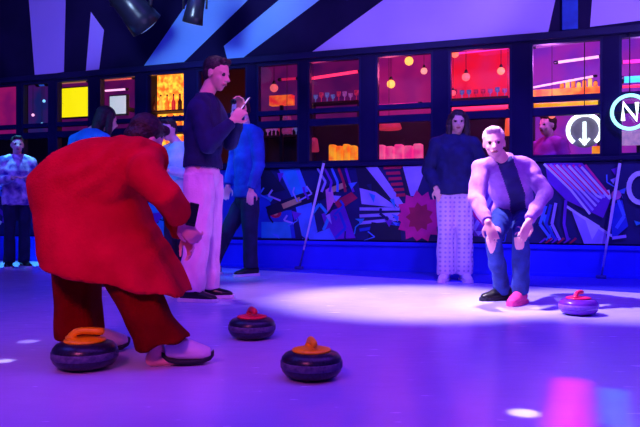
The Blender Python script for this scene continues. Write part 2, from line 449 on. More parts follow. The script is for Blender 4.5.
fl = MB(); fl.box((-12, -3, -.1), (9, 16, 0)); struct(fl.build('floor', icemat()))
ce = MB(); ce.box((-12, -3, 4.6), (9, 16, 4.75)); struct(ce.build('ceiling', WALLD))
# blue carpet between the ice and the wall
e0 = G(232, 268.5); e1 = G(640, 293); ed = (e1-e0)
pA = e0+ed*-.02; pB = e1+ed*.6
w_a = ww(wl(215, 250)[0], 0); w_b = ww(6.2, 0)
cp = MB(); vs = [pA, pB, w_b, w_a]
A = [cp.bm.verts.new((p.x, p.y, .0)) for p in vs]; B = [cp.bm.verts.new((p.x, p.y, .012)) for p in vs]
for i in range(4): cp._f([A[i], A[(i+1) % 4], B[(i+1) % 4], B[i]])
cp._f(A[::-1]); cp._f(B)
struct(cp.build('floor_carpet', CARPET))

# ================================================================== long wall with windows
TL, TR = -7.5, 6.2
ZS, ZT = 1.27, 2.51
BA = (1.865, 1.925); BB = (1.715, 1.80)      # double transom
edges = [(-45, -14), (-8, 17), (21, 49), (55, 89), (98, 136), (145, 185), (196, 247), (256, 299), (307, 361), (375, 433), (448, 512), (530, 603), (619, 690)]
wins = [(wl(a, 100)[0], wl(b, 100)[0]) for a, b in edges]
wb = MB()
wb.box((TL, 0, 0), (TR, .14, ZS))
wb.box((TL, 0, ZT), (TR, .14, 4.6))
cur = TL
for a, b in wins:
    wb.box((cur, -.0, ZS), (a, .14, ZT)); cur = b
wb.box((cur, 0, ZS), (TR, .14, ZT))
w = wb.build('wall_back', WALLD); w.matrix_world = WM; struct(w)
# white panels on the upper wall, tints of the light in their colours
pp = MB()
panels = [([(28, -12), (66, -12), (64, 72), (35, 76)], 0), ([(91, 12), (104, 30), (99, 71), (86, 72)], 0),
          ([(198, -12), (262, -12), (248, 0), (184, 62), (144, 66)], 1), ([(232, 0), (242, -12), (222, -12), (214, 0), (205, 30), (208, 40)], 1),
          ([(296, -14), (338, -14), (240, 60), (229, 66), (224, 46)], 1),
          ([(400, -12), (558, -12), (548, 33), (312, 52)], 0), ([(593, -12), (660, -12), (660, 18), (590, 27)], 0)]
for k, (pts, mi) in enumerate(panels):
    if k == 3: continue
    q = [wl(x, y) for x, y in pts]
    pp.mi = mi
    F_ = [pp.bm.verts.new((t, -.004, z)) for t, z in q]; Bk = [pp.bm.verts.new((t, .002, z)) for t, z in q]
    for i in range(len(q)): pp._f([F_[i], F_[(i+1) % len(q)], Bk[(i+1) % len(q)], Bk[i]])
    pp._f(F_); pp._f(Bk[::-1])
o = pp.build('wall_upper_panels', [PANEL, PANELB]); o.matrix_world = WM; struct(o)
# bright blue rib between the last two panels
rb = MB(); t0, _ = wl(562, 20); t1, _ = wl(578, 20)
rb.box((t0, -.05, ZT+.09), (t1, -.0, 4.5), .01)
o = rb.build('trim_2', BLUEJ); o.matrix_world = WM; struct(o)
# header rail and sill
tr = MB(); tr.box((TL, -.05, ZT+.01), (TR, -.0005, ZT+.085), .008); o = tr.build('trim_1', NAVY); o.matrix_world = WM; struct(o)
tr = MB(); tr.box((TL, -.05, ZS-.05), (TR, -.0005, ZS-.005), .008); o = tr.build('trim_3', NAVY); o.matrix_world = WM; struct(o)
bb = MB(); bb.box((TL, -.05, .0), (TR, -.0005, .34), .008); bb.box((TL, -.075, .30), (TR, -.05, .345), .006)
bb.box((TL, -.065, .012), (TR, -.05, .05), .004)
o = bb.build('baseboard_back', BASEB); o.matrix_world = WM; struct(o)
GLASS = glassmat()
for i, (a, b) in enumerate(wins):
    z0, z1 = ZS, ZT
    r = thing('window_%d' % (i+1), None, None, ww((a+b)/2, 0, z0), WR); struct(r)
    hw = (b-a)/2; m = MB(); fw = .028
    m.box((-hw, .01, 0), (-hw+fw, .09, z1-z0)); m.box((hw-fw, .01, 0), (hw, .09, z1-z0))
    m.box((-hw, .012, 0), (hw, .088, fw)); m.box((-hw, .012, z1-z0-fw), (hw, .088, z1-z0))
    struct(m.build('window_frame', NAVY, r))
    for nm, (p0, p1) in (('transom', BA), ('transom', BB)):
        m = MB(); m.box((-hw+fw, -.005, p0-z0), (hw-fw, .085, p1-z0), .005); struct(m.build(nm, NAVY, r))
    for p0, p1 in ((z0+fw, BB[0]), (BB[1], BA[0]), (BA[1], z1-fw)):
        m = MB(); m.box((-hw+fw, .045, p0-z0), (hw-fw, .051, p1-z0)); struct(m.build('pane', GLASS, r))

# ================================================================== painted mural
PAL = {
 'blue': (.01, .05, .62), 'dblue': (.006, .01, .13), 'cyan': (.02, .35, .8), 'lil': (.42, .36, .95), 'white': (.72, .78, 1), 'mag': (.85, .01, .28),
 'red': (.55, .01, .08), 'dark': (.004, .005, .05), 'pur': (.16, .02, .55), 'yel': (.65, .42, .20), 'lb': (.08, .22, .9), 'pink': (.8, .22, .6)}
pk = list(PAL); pm = [mat('mural_paint_'+k, PAL[k], .55, tuple(c*.75 for c in PAL[k]), 4, .08) for k in pk]
mu = MB(); lay = [0]
mt0, mt1 = -7.4, 6.1
def mp(pts, col, d=0):
    lay[0] += 1; y = -.006-.00012*lay[0]
    mu.mi = pk.index(col)
    mu.poly([V((t, y, max(.36, min(1.21, z)))) for t, z in (wl(x, yy) for x, yy in pts)])
def ml(pts, wd, col):
    for (x0, y0), (x1, y1) in zip(pts, pts[1:]):
        L = math.hypot(x1-x0, y1-y0) or 1; nx, ny = -(y1-y0)/L*wd/2, (x1-x0)/L*wd/2
        mp([(x0+nx, y0+ny), (x1+nx, y1+ny), (x1-nx, y1-ny), (x0-nx, y0-ny)], col)
def mc(x, y, r, col, n=16, ry=None):
    ry = ry or r; mp([(x+r*math.cos(2*PI*i/n), y+ry*math.sin(2*PI*i/n)) for i in range(n)], col)
mu.mi = pk.index('dblue'); mu.box((mt0, -.006, .36), (mt1, -.0005, 1.21))
# far left: violet scrawls
R = random.Random(3)
for i in range(26):
    x = R.uniform(-60, 60); y = R.uniform(172, 236); c = R.choice(['lil', 'pur', 'blue', 'cyan', 'lb', 'white'])
    ml([(x, y), (x+R.uniform(-9, 9), y+R.uniform(5, 12)), (x+R.uniform(-12, 12), y+R.uniform(10, 22))], R.uniform(2, 5), c)
for i in range(24):
    x = R.uniform(80, 215); y = R.uniform(172, 232); c = R.choice(['blue', 'cyan', 'lb', 'pur', 'blue'])
    mp([(x, y), (x+R.uniform(8, 22), y+R.uniform(-8, 4)), (x+R.uniform(6, 18), y+R.uniform(10, 24)), (x-4, y+R.uniform(8, 20))], c)
# behind the phone group up to the first pole
mp([(215, 168), (262, 166), (280, 238), (216, 236)], 'blue')
mp([(252, 168), (270, 166), (286, 190), (262, 196)], 'dark')
mp([(279, 166), (300, 165), (312, 200), (296, 205)], 'lb')
mp([(283, 170), (296, 169), (304, 196), (296, 199)], 'cyan')
mp([(296, 206), (312, 202), (318, 232), (303, 240)], 'lb')
mp([(266, 212), (292, 210), (296, 238), (268, 238)], 'blue')
mp([(262, 222), (290, 222), (292, 238), (262, 238)], 'cyan')
mc(276, 213, 6, 'red', 12, 5); mc(276, 213, 2.5, 'yel', 10)
# long dark tool with a brass coloured body
mp([(266, 207), (300, 194), (322, 188), (346, 180), (350, 188), (324, 199), (300, 206), (270, 216)], 'dark')
mp([(282, 204), (300, 197), (302, 202), (284, 209)], 'yel')
mp([(330, 188), (345, 182), (347, 187), (332, 193)], 'yel')
mp([(334, 202), (352, 192), (358, 198), (340, 210)], 'red')
mp([(326, 190), (332, 186), (336, 204), (328, 214)], 'pink')
for k in range(5): ml([(318+k*7, 168), (326+k*6, 182), (322+k*8, 192)], 2.5, ['lil', 'pur', 'lb', 'red', 'pur'][k])
mp([(322, 214), (345, 206), (356, 238), (330, 240)], 'pur')
mp([(308, 236), (330, 228), (336, 241), (310, 241)], 'lb')
ml([(312, 215), (320, 204), (330, 216), (324, 230)], 3, 'cyan'); ml([(340, 212), (346, 228), (336, 238)], 3, 'blue')
# fan of pale blades with dark gaps
mp([(356, 164), (372, 164), (398, 206), (362, 200)], 'dark')
mp([(366, 166), (378, 166), (404, 204), (398, 207)], 'lil')
mp([(360, 188), (376, 192), (399, 208), (362, 204)], 'lil')
for k in range(4): ml([(360, 209+k*7), (400, 209+k*5)], 3.2, 'lil' if k < 3 else 'blue')
mp([(372, 222), (400, 226), (402, 240), (368, 240)], 'dark')
for k in range(6): ml([(384+k*2.5, 168+k*5.5), (408, 167+k*5.5)], 3, 'red')
mp([(403, 166), (427, 165), (416, 196), (411, 196)], 'lil'); mp([(403, 166), (411, 196), (407, 200), (400, 170)], 'dark')
# magenta burst
n = 26; cx, cy = 420, 217
mp([(cx+(24 if i % 2 else 19)*math.cos(2*PI*i/n), cy+(27 if i % 2 else 21)*math.sin(2*PI*i/n)) for i in range(n)], 'mag')
mp([(cx+(14 if i % 2 else 10)*math.cos(2*PI*i/18), cy+(15 if i % 2 else 11)*math.sin(2*PI*i/18)) for i in range(18)], 'red')
# between the standing woman and the bending man
mp([(470, 170), (500, 165), (500, 238), (474, 236)], 'pur'); ml([(474, 230), (490, 200), (500, 176)], 4, 'lil'); ml([(472, 212), (486, 226), (498, 238)], 3, 'mag')
for k in range(70):
    x = R.uniform(262, 640); y = R.uniform(168, 234)
    if 396 < x < 445: continue
    c = R.choice(['blue', 'lb', 'dark', 'pur', 'dblue', 'cyan', 'lil', 'dark'])
    if R.random() < .5: ml([(x, y), (x+R.uniform(-7, 7), y+R.uniform(3, 8)), (x+R.uniform(-9, 9), y+R.uniform(8, 15))], R.uniform(1, 2.6), c)
    else: mp([(x, y), (x+R.uniform(4, 10), y+R.uniform(-3, 3)), (x+R.uniform(2, 8), y+R.uniform(4, 10))], c)
# right: striped hand, white plane, ring
mp([(545, 163), (582, 163), (612, 196), (603, 218), (566, 200), (548, 182)], 'pur')
for k in range(7):
    ml([(544+k*6.2, 164+k*.5), (571+k*6.5, 190+k*1.5), (590+k*3, 214-k*4)], 2.4, 'white' if k % 2 == 0 else 'lil')
    ml([(548+k*6.2, 165), (573+k*6, 189+k)], 2.2, 'mag')
mp([(568, 206), (608, 232), (606, 240), (572, 214)], 'dark')
mp([(572, 212), (580, 214), (606, 232), (606, 252), (584, 252)], 'lil'); mp([(584, 216), (600, 226), (592, 240)], 'white')
ml([(566, 206), (590, 222), (612, 236)], 2.5, 'white')
for k in range(5): ml([(546+k*5, 206-k*1.5), (540+k*6, 224), (552+k*4, 240)], 3, ['lb', 'blue', 'lil', 'dblue', 'pur'][k])
for k in range(6): ml([(540+k*6, 246), (546+k*6, 238)], 2.4, 'red' if k % 2 else 'pur')
mp([(610, 206), (622, 200), (628, 226), (612, 240)], 'blue'); ml([(612, 238), (626, 236)], 3, 'lil')
mc(616, 195, 5, 'pink', 12); ml([(618, 200), (624, 216), (616, 228)], 3.5, 'lb')
for k in range(20):
    a = 2*PI*k/20; b_ = 2*PI*(k+1)/20
    mp([(640+14*math.cos(a), 188+17*math.sin(a)), (640+14*math.cos(b_), 188+17*math.sin(b_)), (640+9*math.cos(b_), 188+12*math.sin(b_)), (640+9*math.cos(a), 188+12*math.sin(a))], 'white')
for i in range(14):
    x = R.uniform(650, 760); y = R.uniform(172, 240); ml([(x, y), (x+R.uniform(-12, 12), y+14)], 4, R.choice(['lil', 'blue', 'cyan', 'mag']))
o = mu.build('mural', pm); o.matrix_world = WM
tag(o, 'bright painted mural of blades and a magenta burst running under the windows', 'mural')

# ================================================================== rooms behind the windows
IW = mat('dark_plum_interior_wall', (.10, .01, .10), .8, (.06, .006, .07), 1.2)
IF = mat('dark_interior_counter', (.02, .008, .03), .6)
ib = MB(); ib.box((TL, 2.9, 0), (TR+1.5, 3.0, 3.4)); ib.box((TL, .15, 3.3), (TR+1.5, 2.9, 3.4))
o = ib.build('wall_interior', IW); o.matrix_world = WM; struct(o)
def wbox(name, label, cat, px0, py0, px1, py1, d, th, m, bev=.006, group=None, parts=None, zfloor=False):
    t0, z1 = wl(px0, py0, d); t1, z0 = wl(px1, py1, d)
    zz1 = CH+(HZ-py0)/(HZ-py1)*0 if False else wl((px0+px1)/2, py0, d)[1]; zz0 = wl((px0+px1)/2, py1, d)[1]
    if zfloor: zz0 = 0
    b = MB(); hw = (t1-t0)/2
    b.box((-hw, 0, 0), (hw, th, zz1-zz0), bev)
    r = wthing(name, label, cat, (t0+t1)/2, d, zz0, group)
    b.build('body', m, r)
    return r, hw, zz1-zz0
def neon(label, px0, px1, py, d, m, r=.018, group='neon tubes behind the windows', py1=None):
    t0, _ = wl(px0, py, d); t1, _ = wl(px1, py, d); z = wl((px0+px1)/2, py, d)[1]; z1 = z if py1 is None else wl((px0+px1)/2, py1, d)[1]
    rt = wthing('neon_tube', label, 'neon light', (t0+t1)/2, d, z, None)
    hw = (t1-t0)/2
    MB().tube([(-hw, 0, 0), (0, 0, (z1-z)*.5), (hw, 0, z1-z)], r, 10).build('tube', m, rt, True)
    for x, zz in ((-hw, 0), (hw, z1-z)):
        b = MB(); b.cap((x-.01, 0, zz), (x+.01, 0, zz), r*1.35, r*1.35, 10); b.build('end_cap', BLACKP, rt, True)
    return rt
G_RED = glow('red_neon', (1, .03, .12), 1.6); G_MAG = glow('magenta_neon', (1, .03, .42), 1.5); G_PK = glow('pink_white_neon', (1, .45, .75), 1.6)
G_CY = glow('cyan_neon', (.05, .6, 1), 1.8); G_WH = glow('white_neon', (.85, 1, .95), 2.6); G_OR = glow('orange_glow', (1, .52, .04), 1.9, (1, .10, .01), 14)
G_AMB = glow('amber_glow', (1, .42, .08), 2.0); G_YEL = glow('yellow_screen', (1, .9, .0), 1.15, (1, .8, .0), 1.0)
G_LED = glow('pale_blue_led', (.2, .6, 1), 1.6)
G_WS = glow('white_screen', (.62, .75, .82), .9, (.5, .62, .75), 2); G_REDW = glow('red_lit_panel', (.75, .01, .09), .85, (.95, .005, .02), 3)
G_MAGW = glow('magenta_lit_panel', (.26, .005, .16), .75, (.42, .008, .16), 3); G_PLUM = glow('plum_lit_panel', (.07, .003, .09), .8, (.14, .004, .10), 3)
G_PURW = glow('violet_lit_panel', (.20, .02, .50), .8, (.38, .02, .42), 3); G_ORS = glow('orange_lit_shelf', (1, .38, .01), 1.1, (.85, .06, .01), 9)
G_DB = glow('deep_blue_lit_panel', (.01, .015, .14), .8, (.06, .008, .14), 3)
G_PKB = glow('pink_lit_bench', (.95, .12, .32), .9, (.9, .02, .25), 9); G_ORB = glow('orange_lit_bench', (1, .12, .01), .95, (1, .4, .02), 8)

# lit wall boards at the back of each bay
bays = [(3, 0, 'plum'), ]
def board(i, m, label, d=1.6, lo=2.0, hi=2.9, ex=.28):
    a, b = edges[i]
    t0, _ = wl(a, 100, d); t1, _ = wl(b, 100, d)
    r = wthing('wall_board', label, 'wall board', (t0+t1)/2, d, 0)
    hw = (t1-t0)/2+ex*.35
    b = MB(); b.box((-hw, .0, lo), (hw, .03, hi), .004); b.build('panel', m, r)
    b = MB(); b.box((-hw, -.02, 0), (hw, .03, lo-.001), .004); b.build('lower_board', IF, r)
    b = MB(); b.box((-hw, -.02, hi+.001), (hw, .03, hi+.06), .004); b.build('top_rail', IF, r)
board(1, G_MAGW, 'dim magenta lit board behind the leftmost window in view')
board(2, G_DB, 'dark violet board dotted with small lamps, second window from the left')
board(3, G_PLUM, 'dark plum board behind the yellow screen')
board(4, G_PLUM, 'dark plum board behind the white screen')
board(5, G_OR, 'glowing orange board behind the bottle shelves', lo=1.5)
board(7, G_PLUM, 'dark plum board behind the window right of the phone user')
board(8, G_PLUM, 'dark plum board behind the pink tube and orange bench')
board(9, G_MAGW, 'magenta lit board behind three amber pendants')
board(10, G_REDW, 'bright red lit board behind the window over the standing woman')
board(11, G_PURW, 'violet lit board behind the round white neon sign', lo=1.2)
board(12, G_PURW, 'violet lit board behind the letter N neon sign', lo=1.2)

# screens
def screen(label, px0, py0, px1, py1, d, m):
    t0, _ = wl(px0, py0, d); t1, _ = wl(px1, py0, d); xm = (px0+px1)/2; z1 = wl(xm, py0, d)[1]; z0 = wl(xm, py1, d)[1]
    r = wthing('display_screen', label, 'screen', (t0+t1)/2, d, z0); hw = (t1-t0)/2; h = z1-z0
    b = MB(); b.box((-hw-.02, 0, -.02), (hw+.02, .05, h+.02), .008); b.build('casing', BLACKP, r)
    b = MB(); b.box((-hw, -.006, 0), (hw, -.0005, h)); b.build('display', m, r)
    b = MB(); b.box((-.03, .05, h*.3), (.03, .95, h*.5)); b.build('bracket', BLACKP, r)
screen('bright yellow screen in the window above the bent person in red', 57, 88, 88, 117, .45, G_YEL)
screen('pale white screen behind the window, right of the yellow screen', 110, 96, 126, 114, .45, G_WS)
neon('pinkish white tube above the pale white screen', 104, 127, 90, .5, G_PK, .014)
neon('dim pink tube below the pale white screen', 104, 127, 121, .5, G_PK, .012)
neon('amber tube above the yellow screen', 57, 88, 82, .6, glow('dim_amber', (.5, .16, .12), .8), .02)
neon('orange tube in the upper left window with the white screen', 99, 134, 79, .5, glow('dim_orange', (.7, .12, .1), .8), .02)
for (x, y) in ((44, 101), (42, 124), (33, 115)):
    t, z = wl(x, y, .6); r = wthing('hanging_lamp', {101: 'brightest small blue lamp in the second window from left', 124: 'lowest small blue lamp in the second window from left', 115: 'faint left lamp in the second window from left'}[y], 'lamp', t, .6, z)
    MB().ell((0, 0, 0), (.022, 0, 0), (0, .022, 0), (0, 0, .022), 12).build('bulb', G_LED if y != 115 else G_PK, r, True)
    MB().tube([(0, 0, .02), (0, 0, 3.3-z)], .003, 6).build('cord', BLACKP, r)
for x in (18.5, 24):
    pass
neon('cyan blue upright glow bar at the right of the second window', 38, 47, 84, .5, glow('dim_blue_neon', (.02, .1, .6), .8), .03)

# bottle shelves in the orange window
t0, _ = wl(146, 90, .9); t1, _ = wl(186, 90, .9)
r = wthing('bottle_shelf', 'dark open shelf unit with two boards in the glowing orange window', 'shelf', (t0+t1)/2, .9, 0); hw = (t1-t0)/2
for x_ in (-hw, hw-.03): MB().box((x_, 0, 0), (x_+.03, .25, 2.75), .004).build('side_panel', IF, r)
SHZ = [1.85, 2.16]
for z in SHZ:
    b = MB(); b.box((-hw+.03, 0, z-.02), (hw-.03, .25, z), .003); b.build('shelf_board', IF, r)
b = MB(); b.box((-hw+.03, 0, 0), (hw-.03, .25, 1.3), .004); b.build('cupboard', IF, r)
GB = [glow('amber_bottle', (1, .30, .02), .9, (.9, .1, .01), 20), glow('gold_bottle', (1, .6, .08), 1.1, (1, .4, .03), 20), mat('dark_bottle', (.10, .02, .01), .2), glow('red_bottle', (.7, .02, .03), .8)]
desc = ['glowing amber', 'glowing gold', 'dark', 'glowing red']
for si, z in enumerate(SHZ):
    for k in range(6):
        mi = (k*3+si*2) % 4
        r = wthing('bottle', '%s bottle, %s from the left on the %s shelf in the orange window' % (desc[mi], ['first', 'second', 'third', 'fourth', 'fifth', 'last'][k], ['lower', 'upper'][si]), 'bottle', (t0+t1)/2-hw+.065+k*(2*hw-.13)/5, 1.02, z, 'bottles in the orange window')
        MB().lathe([(.028, 0), (.030, .01), (.030, .13), (.012, .17), (.011, .22)], n=14).build('glass', GB[mi], r, True)
        MB().lathe([(.013, .2205), (.013, .245)], n=12).build('cap', BLACKP, r)

# pendants
def pendant(label, x, y, d, rr=.05, m=G_AMB):
    t, z = wl(x, y, d); r = wthing('pendant_lamp', label, 'lamp', t, d, z, None)
    MB().ell((0, 0, 0), (rr, 0, 0), (0, rr, 0), (0, 0, rr), 14).build('bulb', m, r, True)
    MB().lathe([(rr*.5, rr*.9), (rr*.35, rr*1.5), (.01, rr*1.8)], n=14).build('socket', BLACKP, r, True)
    MB().tube([(0, 0, rr*1.75), (0, 0, 3.3-z)], .004, 6).build('cord', BLACKP, r)
pendant('big amber pendant at the top right of the window with three pendants', 409, 61, .8, .055)
pendant('smaller pinkish pendant, rightmost of the window with three pendants', 424, 71, .9, .042, glow('peach_glow', (1, .3, .25), 1.4))
pendant('amber pendant lowest of the window with three pendants', 391, 84, .7, .052)
pendant('amber pendant touching the top left of the red window', 455, 54, .5, .045, glow('red_amber', (1, .16, .1), 1.6))
pendant('pink orange pendant, left middle of the red window', 466, 77, .7, .05, glow('pink_amber', (1, .12, .16), 1.5))
pendant('orange pendant, right side of the red window', 501, 71, .7, .045, glow('light_orange', (1, .25, .16), 1.6))
pendant('low dim pendant in the left corner of the red window', 453, 93, .6, .035, glow('dim_red_amber', (1, .10, .14), 1.2))
pendant('peach oval pendant in the dark window right of the phone user', 274, 88, .7, .055, glow('peach_dim', (.8, .12, .14), 1))
pendant('round orange pendant left of the round white neon sign', 552, 115, .5, .04, glow('orange_pink', (1, .2, .12), 1.4))

neon('red tube along the top of the three-pendant window', 374, 432, 53, 1.0, G_MAG, .02, py1=50)
neon('pink red tube across the dark window above the orange bench', 309, 360, 77, .7, G_RED, .02, py1=73)
neon('red tube along the top of the red window', 455, 511, 51, .8, G_MAG, .02, py1=49)
neon('dim red tube at the top of the window right of the phone user', 280, 298, 79, .8, glow('dim_red_neon', (.6, .01, .10), .8), .018)
neon('red tube between the transoms of the red window', 449, 511, 108, .35, G_RED, .022)
neon('magenta tube between the transoms of the three-pendant window', 376, 420, 105, .35, glow('dim_magenta', (.5, .01, .2), .9), .02)
neon('pink white tube high in the window with the round sign', 556, 601, 61, .7, G_PK, .016, py1=58)
neon('thin red tube sloping in the window with the round sign', 531, 595, 86, .6, G_PK, .012, py1=78)
neon('long magenta tube at the top right window', 620, 690, 60, .5, G_MAG, .02)
neon('cyan tube in the top right window', 620, 690, 78, .5, G_CY, .035)
neon('red tube under the cyan tube in the top right window', 620, 690, 85, .5, G_RED, .016)
neon('grey pink tube at the very top of the round sign window', 534, 601, 45, .7, glow('dim_violet', (.3, .08, .35), .8), .014, py1=42)
# red plate sign
r, hw, h = wbox('counter_display', 'small glowing red and yellow counter display right of the phone user', 'display', 269, 95, 292, 105, .75, .1, glow('red_orange_plate', (.8, .02, .03), .9, (1, .2, .02), 8), zfloor=False)
b = MB(); b.box((-.02, .02, -wl(280, 105, .75)[1]), (.02, .06, -.001)); b.build('post', BLACKP, r)
r, hw, h = wbox('serving_hatch', 'glowing orange shelf unit in the window with the round sign', 'shelf', 531, 88, 601, 97, .9, .2, G_ORS)
for x_ in (-hw, hw-.04): MB().box((x_, 0, -wl(566, 97, .9)[1]+.001), (x_+.04, .2, -.001)).build('post', IF, r)
for k in range(7):
    t0_, z_ = wl(562+k*5.6, 88, .95)
    rr_ = wthing('jar', '%s orange glowing jar from the left on the orange shelf behind the window' % ['first', 'second', 'third', 'fourth', 'fifth', 'sixth', 'seventh'][k], 'jar', t0_, .97, wl(566, 88, .9)[1]+.001, 'jars on the glowing orange shelf')
    MB().lathe([(.022, 0), (.024, .01), (.024, .055+.02*(k % 3)), (.014, .068+.02*(k % 3))], n=12).build('glass', GB[k % 2], rr_, True)
    MB().lathe([(.016, .0685+.02*(k % 3)), (.016, .08+.02*(k % 3))], n=12).build('lid', BLACKP, rr_)
neon('amber tube between the transoms of the window with the round sign', 531, 601, 104, .35, glow('amber_strip', (1, .3, .01), 1.0, (1, .6, .02), 5), .024)

# benches behind the lower panes
def bench(label, px0, px1, py, d, m, nseg=4):
    t0, _ = wl(px0, py, d); t1, _ = wl(px1, py, d); z = wl((px0+px1)/2, py, d)[1]; hw = (t1-t0)/2
    r = wthing('booth_bench', label, 'bench', (t0+t1)/2, d, 0)
    sw = 2*hw/nseg
    for k in range(nseg):
        b = MB(); b.box((-hw+k*sw+.004, 0, .5), (-hw+(k+1)*sw-.004, .12, z-.02*(k % 2)), .02); b.build('back_cushion', m, r, False)
    b = MB(); b.box((-hw, .12, .0), (hw, .6, .38), .01); b.build('base', IF, r)
    b = MB(); b.box((-hw, .125, .38), (hw, .6, .48), .02); b.build('seat', m, r)
bench('orange lit booth bench in the lower pane right of the first white pole', 328, 356, 144, .5, G_ORB, 4)
bench('pink lit booth bench in the lower pane under three pendants', 375, 422, 144, .5, G_PKB, 5)
def puff_lamp(label, x, y, d, sx, sz, m):
    t, z = wl(x, y, d); r = wthing('lampshade', label, 'lamp', t, d, z)
    MB().lathe([(sx*.9, -sz), (sx, -sz*.8), (sx*.75, sz*.8), (sx*.55, sz)], n=20).build('shade', m, r, True)
    MB().tube([(0, 0, sz), (0, 0, 3.3-z)], .004, 6).build('cord', BLACKP, r)
puff_lamp('wide red drum lampshade in the lower pane above the pink bench', 389, 124, .6, .16, .07, glow('dim_red_shade', (.6, .02, .06), .9, (.35, .02, .05), 8))
puff_lamp('dim red lampshade left of the orange bench', 313, 145, .6, .08, .09, glow('dim_red_shade2', (.40, .02, .08), .8, (.2, .01, .05), 8))
puff_lamp('dim plum lampshade in the lower pane right of the phone user', 287, 123, .6, .07, .14, glow('dim_plum_shade', (.22, .02, .12), .8, (.1, .01, .08), 8))
puff_lamp('red lampshade at the right edge of the red window lower pane', 508, 127, .5, .04, .1, glow('orange_red_shade', (.9, .1, .03), .9))
r, hw, h = wbox('partition', 'orange red lit partition end beside the round white neon sign', 'partition', 592, 146, 601, 159, .35, .08, G_ORB, zfloor=True)
r, hw, h = wbox('ledge', 'pale pink ledge under the round white neon sign', 'ledge', 568, 155, 590, 158, .3, .1, glow('pink_ledge', (.9, .35, .75), .9), zfloor=True)

R2 = random.Random(5)
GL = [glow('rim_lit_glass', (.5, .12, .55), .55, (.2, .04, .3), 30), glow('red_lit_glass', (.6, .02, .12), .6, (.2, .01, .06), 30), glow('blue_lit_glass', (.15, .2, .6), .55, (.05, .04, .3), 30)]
gn = ['violet', 'red', 'blue']; od = ['first', 'second', 'third', 'fourth', 'fifth', 'sixth', 'seventh', 'last']
for (p0, p1, py, wn) in ((310, 358, 101, 'dark window above the orange bench'), (450, 508, 97, 'red window'), (262, 297, 135, 'window right of the phone user')):
    ta, _ = wl(p0, py, 1.3); tb, _ = wl(p1, py, 1.3); zb = wl((p0+p1)/2, py, 1.3)[1]
    rr_ = wthing('wall_shelf', 'narrow dark shelf of glasses in the '+wn, 'shelf', (ta+tb)/2, 1.3, zb)
    hw = (tb-ta)/2
    MB().box((-hw, 0, -.03), (hw, .22, 0), .004).build('shelf_board', IF, rr_)
    for x_ in (-hw, hw-.03): MB().box((x_, .05, -zb), (x_+.03, .15, -.031)).build('upright', IF, rr_)
    for k in range(8):
        c_ = R2.randrange(3); x_ = ta+.05+(tb-ta-.1)*k/7; h_ = .10+.05*R2.random()
        g_ = wthing('drinking_glass', '%s %s glass on the shelf in the %s' % (od[k], gn[c_], wn), 'glass', x_, 1.39, zb+.001, 'glasses on the shelf in the '+wn)
        MB().lathe([(.024, 0), (.026, .004), (.006, .012), (.006, h_*.45), (.028, h_*.6), (.032, h_)], n=12).build('bowl', GL[c_], g_, True)

# ring sign
def ringsign(label, x, y, d, rad, m, kind):
    t, z = wl(x, y, d); r = wthing('neon_sign', label, 'neon sign', t, d, z)
    if kind == 'arrow': MB().loft([((0, .03, 0), (rad*1.12, 0, 0), (0, 0, rad*1.12)), ((0, .045, 0), (rad*1.12, 0, 0), (0, 0, rad*1.12))], 32).build('backing', mat('sign_backing', (.22, .18, .26), .4), r)
    else: MB().box((-rad, .012, -.012), (rad, .022, .012)).build('cross_bar', BLACKP, r)
    if kind == 'arrow': a0, a1 = -50, 230
    else: a0, a1 = 0, 360
    pts = [(rad*math.cos(math.radians(a)), 0, rad*math.sin(math.radians(a))) for a in [a0+(a1-a0)*i/36 for i in range(37)]]
    MB().tube(pts, .022 if kind == 'arrow' else .018, 8).build('ring_tube', m, r, True)
    if kind == 'arrow':
        MB().tube([(0, -.004, rad*.52), (0, -.004, -rad*.95)], .018, 8).build('stem_tube', m, r, True)
        MB().tube([(-rad*.30, -.004, -rad*.55), (0, -.006, -rad*.95), (rad*.30, -.004, -rad*.55)], .012, 8).build('arrow_tube', m, r, True)
    else:
        MB().tube([(-rad*.38, -.004, -rad*.5), (-rad*.38, -.004, rad*.55), (rad*.38, -.004, -rad*.5), (rad*.38, -.004, rad*.55)], .02, 8).build('letter_tube', G_WH, r, True)
    b = MB()
    b.tube([(0, .04, rad), (0, .04, (3.3 if kind == 'arrow' else 2.56)-z)], .006, 6); b.build('hanging_wire', BLACKP, r)
ringsign('round white neon sign with an upright bar inside an open ring', 584.5, 130, .25, .168, G_WH, 'arrow')
ringsign('round cyan neon sign with a white letter N', 630, 112, -.075, .17, glow('cyan_white_neon', (.35, .95, .95), 1.6), 'N')
pendant('magenta round lamp right of the letter N sign', 645, 107, .18, .06, G_MAG)
r, hw, h = wbox('menu_board', 'pale violet board below the letter N neon sign', 'board', 620, 130, 660, 145, .4, .03, glow('violet_board', (.35, .2, .6), .8, (.6, .3, .7), 20), zfloor=False)
b = MB(); b.box((-.03, .03, -1.5), (.03, .05, h*.5)); b.build('stand', IF, r)

